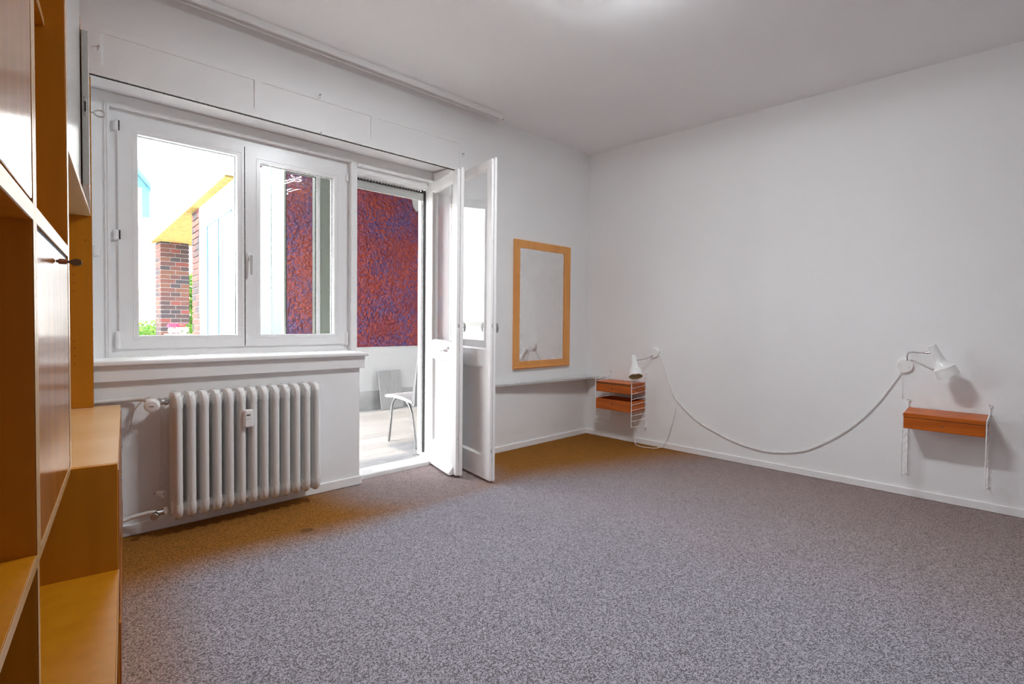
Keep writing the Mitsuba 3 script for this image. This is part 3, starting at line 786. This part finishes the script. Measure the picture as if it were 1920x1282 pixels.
sl = thing('ladder_shelf_unit', 'small teak drawer unit on white wire ladders beside the room corner', 'wall shelf')
yl, yr, xf = -0.303, -0.703, -0.236
ladder(sl, yl, xf, 0.155, 0.638, 0.180, 0.577, 9)
ladder(sl, yr, xf, 0.155, 0.640, 0.187, 0.592, 9)
cab = obj('upper_drawer_case', panelbox(xf + .006, -0.018, yr + .008, yl - .008, 0.470, 0.556), 'mat_teak', sl)
obj('case_top', box(xf - .002, -0.018, yr + .006, yl - .006, 0.556, 0.564, .002), 'mat_teak', sl)
dw = obj('drawer_front', box(xf - .003, xf + .008, yr + .010, yl - .010, 0.474, 0.543, .002), 'mat_teak', sl)
obj('drawer_gap', box(xf - .0015, xf + .006, yr + .010, yl - .010, 0.543, 0.5545), 'mat_teak_dark', sl)
obj('pull_rose', frame_to(disc(0.0075, 0.002, 16, .0005), (xf - .003, (yl + yr) / 2 + .01, 0.512), (-1, 0, 0)), 'mat_teak_dark', dw)
obj('keyhole', frame_to(disc(0.003, 0.003, 10, .0003), (xf - .003, (yl + yr) / 2 + .01, 0.512), (-1, 0, 0)), 'mat_plug_dark', dw)
tr = obj('open_tray', panelbox(xf + .002, -0.018, yr + .008, yl - .008, 0.312, 0.408, top=False), 'mat_teak', sl)
tf = obj('tray_front', box(xf - .004, xf + .008, yr + .008, yl - .008, 0.314, 0.409, .002), 'mat_teak', sl)
obj('pull_rose', frame_to(disc(0.0075, 0.002, 16, .0005), (xf - .004, (yl + yr) / 2 + .01, 0.368), (-1, 0, 0)), 'mat_teak_dark', tf)
# lid cabinet
sr = thing('ladder_cabinet_unit', 'long low teak lid cabinet on white wire ladders near the right edge', 'wall shelf')
yl, yr, xf = -2.703, -3.112, -0.192
ladder(sr, yl, xf, 0.150, 0.623, 0.166, 0.552, 9)
ladder(sr, yr, xf, 0.150, 0.630, 0.168, 0.556, 9)
obj('case', panelbox(xf + .004, -0.018, yr + .006, yl - .006, 0.468, 0.545, top=False), 'mat_teak', sr)
lidp = sg.Polygon([(xf - .004, 0.539), (xf - .004, 0.562), (-0.014, 0.578), (-0.014, 0.566), (xf + .012, 0.548), (xf + .012, 0.539)])
m = ext(lidp, abs(yr - yl) - 0.010)
m.apply_transform(np.array([[1, 0, 0, 0], [0, 0, -1, yl - .005], [0, 1, 0, 0], [0, 0, 0, 1.0]]))
obj('lid', m, 'mat_teak', sr, smooth=False)
fr = obj('front_flap', box(xf - .002, xf + .010, yr + .006, yl - .006, 0.468, 0.534, .002), 'mat_teak', sr)
obj('flap_gap', box(xf + .000, xf + .010, yr + .006, yl - .006, 0.534, 0.539), 'mat_teak_dark', sr)
obj('keyhole', frame_to(disc(0.0042, 0.0012, 14, .0003), (xf - .002, -2.905, 0.503), (-1, 0, 0)), 'mat_plug_dark', fr)


# ------------------------------------------------------------------ wall lamps
def wall_lamp(label, plate, arm, neck, rim, seed):
    t = thing('wall_lamp', label, 'lamp', None)
    p = np.array(plate)
    pl = obj('wall_plate', frame_to(lathe([(0, 0), (0.045, 0), (0.0455, .003), (0.0455, 0.014), (0.043, 0.017), (0, 0.0175)], 36), p, (-1, 0, 0)), 'mat_enamel', t)
    for s in (-1, 1):
        obj('screw', frame_to(disc(0.0032, 0.0012, 12, .0003), p + np.array([-0.0172, s * 0.026, s * 0.007]), (-1, 0, 0)), 'mat_grey_metal', pl)
    obj('arm', tube(spline(arm, 8), 0.0042, 12), 'mat_chrome', t)
    a, b = np.array(neck, float), np.array(rim, float)
    L = np.linalg.norm(b - a)
    dvec = (b - a) / L
    ac = a + dvec * 0.045
    e = np.array(arm[-1], float)
    obj('swivel', tube([e, e + (ac - e) * 0.8], 0.0065, 12), 'mat_chrome', t)
    outer = [(0.0, 0.0), (0.022, 0.0), (0.0235, 0.003), (0.0255, 0.35 * L), (0.029, 0.48 * L), (0.036, 0.58 * L), (0.047, 0.665 * L), (0.0560, 0.715 * L), (0.0585, 0.735 * L), (0.0575, 0.745 * L), (0.0600, L), (0.0585, L),
             (0.0560, 0.75 * L), (0.046, 0.69 * L), (0.034, 0.60 * L), (0.024, 0.4 * L), (0.0, 0.38 * L)]
    k = 11
    obj('shade', frame_to(lathe(outer[:k + 1], 40), a, dvec), 'mat_enamel', t, smooth=25)
    obj('shade_lining', frame_to(lathe(outer[k:], 40), a, dvec), 'mat_lamp_inside', t, smooth=40)
    obj('bulb', frame_to(lathe([(0, 0.42 * L), (0.012, 0.44 * L), (0.014, 0.6 * L), (0.024, 0.76 * L), (0.022, 0.84 * L), (0.012, 0.90 * L), (0, 0.91 * L)], 20), a, dvec), 'mat_enamel', t)
    return t


wall_lamp('white cone wall lamp above the lid cabinet, tilted to the right', (0.0, -2.677, 0.841),
          [(-0.017, -2.690, 0.880), (-0.045, -2.695, 0.915), (-0.085, -2.715, 0.934), (-0.125, -2.765, 0.936), (-0.150, -2.805, 0.938)], (-0.160, -2.836, 0.985), (-0.142, -2.925, 0.802), 1)
wall_lamp('white cone wall lamp hanging over the drawer unit by the corner', (0.0, -0.784, 0.837),
          [(-0.017, -0.770, 0.815), (-0.05, -0.757, 0.795), (-0.10, -0.735, 0.782), (-0.165, -0.700, 0.772)], (-0.195, -0.690, 0.812), (-0.262, -0.762, 0.640), 2)

# cables on the right wall
cb = thing('swag_cable', 'white twin cable hanging in a swag between the two wall lamps', 'cable')
WX = -0.012


def on_wall(pts, dx=0.0):
    return [(WX + dx, y, z) for y, z in pts]


sw_ = [(-0.979, 0.490), (-1.060, 0.405), (-1.20, 0.300), (-1.366, 0.226), (-1.56, 0.165), (-1.763, 0.137), (-1.92, 0.150), (-2.08, 0.195), (-2.25, 0.300), (-2.40, 0.430), (-2.53, 0.590), (-2.655, 0.795)]
obj('cable', tube(spline(on_wall(sw_), 10), 0.0029, 8), 'mat_cable', cb)
obj('cable', tube(spline(on_wall([(y, z - 0.0068) for y, z in sw_]), 10), 0.0029, 8), 'mat_cable', cb)
obj('cable', tube(spline(on_wall([(-0.815, 0.858), (-0.842, 0.815), (-0.905, 0.670), (-0.965, 0.525), (-0.979, 0.490)]), 8), 0.0034, 8), 'mat_cable', cb)
obj('branch_tie', frame_to(merge([disc(0.009, 0.010, 14)]), (WX + .003, -0.979, 0.488), (-1, 0, 0)), 'mat_cable', cb)
obj('wall_clip', box(-0.020, -0.001, -0.838, -0.826, 0.838, 0.860, .002), 'mat_cable', cb)
fc = thing('floor_cable', 'white cable dropping from the swag to the floor under the drawer unit', 'cable')
obj('cable', tube(spline([(WX, -0.979, 0.480), (-0.014, -1.004, 0.400), (-0.016, -1.003, 0.330), (-0.018, -0.970, 0.205), (-0.022, -0.930, 0.090), (-0.055, -0.880, 0.012), (-0.110, -0.780, 0.005), (-0.105, -0.690, 0.005),
                          (-0.060, -0.630, 0.006), (-0.024, -0.600, 0.040), (-0.018, -0.585, 0.090), (-0.018, -0.583, 0.20)], 8), 0.0034, 8), 'mat_cable', fc)
pc = thing('pull_cord', 'short white pull cord under the right wall lamp', 'cord')
obj('cord', tube([(-0.016, -2.664, 0.798), (-0.016, -2.664, 0.655)], 0.0012, 6), 'mat_cable', pc)
obj('bead', frame_to(lathe([(0, 0), (0.004, 0.003), (0.005, 0.010), (0.002, 0.018), (0, 0.018)], 14), (-0.016, -2.664, 0.638), (0, 0, 1)), 'mat_cable', pc)

# ------------------------------------------------------------------ orange cabinets along the left wall (own frame: w to the room, s along the wall)
AC = np.eye(4)
AC[:3, 0], AC[:3, 1], AC[:3, 3] = CN, CA, C0


def cab_(w0, w1, s0, s1, z0, z1, c=0.0012):
    m = box(w0, w1, s0, s1, z0, z1, c)
    m.apply_transform(AC)
    return m


def cpos(w, s, z):
    return C0 + CN * w + CA * s + np.array([0, 0, z])


WB, WF = -0.43, -0.121


def panel(name, parent, s0, s1, z0, z1, wf=WF, wb=WB, m='mat_veneer', band=True, vertical=True):
    k = obj(name, cab_(wb, wf - .0012, s0, s1, z0, z1), m, parent)
    if band:
        obj('edge_band', cab_(wf - .0012, wf, s0, s1, z0, z1, 0.0004), 'mat_edge_band', k)
    return k


# base cupboard
b0 = thing('base_cupboard', 'low orange cupboard next to the radiator, its top paled by painted reflection', 'cabinet')
obj('side_panel', cab_(-0.44, -0.020, 1.990, 2.012, 0.0, 0.675), 'mat_veneer', b0)
obj('side_panel', cab_(-0.44, -0.020, 3.313, 3.334, 0.0, 0.655), 'mat_veneer', b0)
obj('top_board', cab_(-0.44, -0.020, 2.0122, 3.336, 0.655, 0.675), 'mat_top_reflection', b0, label='wooden top, its bright reflection painted in as a pale colour')
pr('mat_top_reflection', mikit.proc(lambda p, n, uv: MIX((0.62, 0.36, 0.14), (0.68, 0.45, 0.23), FB(p.x * 4, p.y * 7, 0.0, 3))), 0.30, specular=0.6, clearcoat=0.6)  # pale tone stands in for light reflected off the top
obj('back_panel', cab_(-0.44, -0.43, 2.012, 3.313, 0.02, 0.655), 'mat_veneer', b0)
for a, b in ((2.014, 2.670), (2.674, 3.312)):
    dk = obj('door', cab_(-0.036, -0.017, a, b, 0.21, 0.652), 'mat_veneer_door', b0)
    obj('lock', frame_to(disc(0.007, 0.003, 14, .001), cpos(-0.017, b - 0.04, 0.48), CN), 'mat_steel', dk)
obj('plinth', cab_(-0.036, -0.015, 1.995, 3.336, 0.0, 0.205), 'mat_veneer_door', b0)
# platform towards the camera
p0 = thing('low_bench', 'low orange platform in the left foreground', 'bench')
obj('top_board', cab_(-0.44, -0.020, 1.302, 1.9895, 0.345, 0.366), 'mat_veneer', p0)
obj('top_board', cab_(-0.118, -0.020, 0.10, 1.3019, 0.345, 0.366), 'mat_veneer', p0)
obj('front_panel', cab_(-0.054, -0.034, 0.10, 1.9895, 0.0, 0.345), 'mat_veneer_door', p0)
obj('edge_band', cab_(-0.020, -0.0185, 0.10, 1.9895, 0.345, 0.366, 0.0005), 'mat_edge_band', p0)

pr('mat_underside', (0.46, 0.35, 0.17), 0.5)
# middle unit (door with key below, open above)
uB = thing('shelf_unit', 'middle orange shelf unit, a key in its lower door', 'shelf unit')
panel('side_panel', uB, 1.3000, 1.3215, 0.666, 2.60)
panel('side_panel', uB, 1.9865, 2.0080, 0.676, 2.60)
obj('back_panel', cab_(WB, WB + .008, 1.322, 1.986, 0.686, 2.60), 'mat_veneer', uB)
panel('bottom_board', uB, 1.3215, 1.9865, 0.666, 0.686)
panel('middle_board', uB, 1.3215, 1.9865, 1.264, 1.293)
panel('shelf', uB, 1.3225, 1.9855, 1.872, 1.892, wf=-0.163)
panel('top_board', uB, 1.3215, 1.9865, 2.58, 2.60)
dB = obj('door', cab_(WF - .020, WF - .001, 1.324, 1.984, 0.689, 1.254), 'mat_veneer_door', uB, label='glossy brown lower door')
obj('door_gap', cab_(WF - .018, WF - .004, 1.3215, 1.9865, 1.254, 1.264), 'mat_shadow_gap', uB)
# far unit
uC = thing('shelf_unit', 'far orange shelf unit on the base cupboard, open below, with white doors above', 'shelf unit')
panel('side_panel', uC, 2.0085, 2.0300, 0.676, 2.60)
fp = panel('side_panel', uC, 3.3000, 3.3220, 0.676, 2.21, wf=-0.117)
obj('back_panel', cab_(WB, WB + .008, 2.03, 3.30, 0.676, 2.60), 'mat_veneer', uC)
panel('bottom_board', uC, 2.0300, 3.3000, 1.566, 1.586, m='mat_underside')
panel('cross_board', uC, 2.6300, 3.3000, 2.158, 2.192)
panel('top_board', uC, 2.0300, 3.3000, 2.58, 2.60)
panel('divider', uC, 2.6180, 2.6300, 1.586, 2.58, wf=-0.140)
obj('door', cab_(WF - .020, WF - .001, 2.033, 2.628, 1.589, 2.598), 'mat_white_door', uC, label='tall pale upper door')
mat('mat_white_door', {'type': 'roughplastic', 'diffuse_reflectance': rgb(0.62, 0.60, 0.57), 'int_ior': 1.5, 'alpha': 0.05})
am = box(-0.020, 0.0, -0.655, 0.0, 1.588, 2.152, 0.0012)
am.apply_transform(trimesh.transformations.rotation_matrix(math.radians(1.9), [0, 0, 1]))
am.apply_translation([-0.1210, 3.297, 0])
am.apply_transform(AC)
dC = obj('door', am, 'mat_grey_door', uC, label='short upper door standing ajar')
pr('mat_grey_door', (0.42, 0.40, 0.37), 0.35)
fe = np.array([-0.1210 + 0.655 * math.sin(math.radians(1.9)), 3.297 - 0.655 * math.cos(math.radians(1.9))])
obj('lock_plate', cab_(fe[0] - 0.0145, fe[0] - 0.0055, fe[1] - 0.0015, fe[1] + 0.004, 1.838, 1.910, .0005), 'mat_steel', dC)
obj('lock_slot', cab_(fe[0] - 0.0125, fe[0] - 0.0075, fe[1] - 0.0025, fe[1], 1.856, 1.892, .0002), 'mat_shadow_gap', dC)
for w, z in ((-0.141, 1.454), (-0.183, 1.328), (-0.183, 1.291), (-0.183, 1.254), (-0.183, 1.218), (-0.183, 0.985), (-0.183, 0.953), (-0.183, 0.919), (-0.183, 0.882)):
    obj('peg_hole', frame_to(disc(0.0028, 0.0008, 10, .0002), cpos(w, 3.3000, z), -CA), 'mat_teak_dark', fp)
# nearest unit
uA = thing('shelf_unit', 'nearest orange shelf unit at the left edge, open below a glossy upper door', 'shelf unit')
panel('side_panel', uA, 1.2750, 1.2985, 0.0, 2.60)
panel('side_panel', uA, 0.580, 0.602, 0.0, 2.60)
obj('back_panel', cab_(WB, WB + .008, 0.602, 1.275, 0.02, 2.60), 'mat_veneer', uA)
panel('bottom_board', uA, 0.602, 1.275, 0.666, 0.686)
panel('middle_board', uA, 0.602, 1.275, 1.264, 1.292)
panel('top_board', uA, 0.602, 1.275, 2.58, 2.60)
obj('door', cab_(WF - .020, WF - .001, 0.604, 1.273, 1.299, 2.577), 'mat_veneer_door', uA, label='glossy upper door')

# keys
ky = thing('door_key', 'key with a dark oval bow in the lower cabinet door', 'key')
kp = cpos(WF, 1.655, 1.225)
kd = CN * 1.0 + CA * 0.10
obj('shaft', tube([kp, kp + kd * 0.026], 0.0032, 10), 'mat_bronze', ky)
obj('collar', tube([kp + kd * 0.004, kp + kd * 0.018], 0.0062, 14), 'mat_leather', ky)
pr('mat_leather', (0.30, 0.12, 0.05), 0.5)
bow = lathe([(0, -0.0022), (0.0076, -0.0022), (0.0088, 0), (0.0076, 0.0022), (0, 0.0022)], 22)
bow.apply_scale([1.25, 1.0, 1.0])
obj('bow', frame_to(bow, kp + kd * 0.034, CA * -1.0 + np.array([0, 0, .25]), kd), 'mat_bronze', ky)
k2 = thing('door_key', 'key with a ring bow in the ajar upper cabinet door', 'key')
kq = cpos(fe[0] - 0.001, fe[1] + 0.035, 1.868)
obj('shaft', tube([kq, kq + CN * 0.018], 0.0025, 8), 'mat_steel', k2)
rr = trimesh.creation.torus(0.0135, 0.0028, 24, 8)
rr.apply_scale([1.15, 0.95, 1.0])
obj('bow', frame_to(rr, kq + CN * 0.031, -CA + np.array([0, 0, .15]), CN), 'mat_steel', k2)

# ------------------------------------------------------------------ ceiling lamp (just above the picture, seen reflected in the panes)
cl = thing('ceiling_lamp', 'ceiling lamp of glowing rings and bars, mirrored in the right window pane', 'lamp')
L = LAMP_POS
obj('canopy', frame_to(disc(0.06, 0.025, 32, .004), (L[0], L[1], HC - 0.025), (0, 0, 1)), 'mat_chrome', cl)
obj('stem', tube([(L[0], L[1], HC - 0.02), (L[0], L[1], L[2])], 0.008, 12), 'mat_chrome', cl)
em = {'type': 'area', 'radiance': {'type': 'rgb', 'value': [LAMP_RADIANCE * 0.97, LAMP_RADIANCE * 1.03, LAMP_RADIANCE * 1.07]}}
da = np.array([0.35, 0.94, 0.0])
db = np.array([-0.94, 0.35, 0.0])
mat('mat_lamp_white', {'type': 'diffuse', 'reflectance': rgb(0.8, 0.8, 0.8)})


def lower(m, z):
    m = m.copy()
    m.update_faces(m.triangles_center[:, 2] < z - 0.0036)
    m.remove_unreferenced_vertices()
    return m


def upper(m, z):
    m = m.copy()
    m.update_faces(m.triangles_center[:, 2] >= z - 0.0036)
    m.remove_unreferenced_vertices()
    return m


for s in (-1, 1):
    bar = tube([L + db * 0.025 * s - da * 0.10, L + db * 0.025 * s + da * 0.10], 0.0095, 12)
    k = obj('light_bar', lower(bar, L[2]), 'mat_lamp_white', cl, emitter=em)
    obj('housing', upper(bar, L[2]), 'mat_lamp_white', k)
    for h in (-0.010, 0.030):
        o = L + da * (0.155 * s) + np.array([0, 0, h])
        rg = frame_to(trimesh.creation.torus(0.045, 0.0085, 28, 12), o, (0, 0, 1))
        k = obj('light_ring', lower(rg, o[2]), 'mat_lamp_white', cl, emitter=em)
        obj('housing', upper(rg, o[2]), 'mat_lamp_white', k)
obj('carrier', tube([L - da * 0.155 + np.array([0, 0, .012]), L + da * 0.155 + np.array([0, 0, .012])], 0.004, 8), 'mat_chrome', cl)
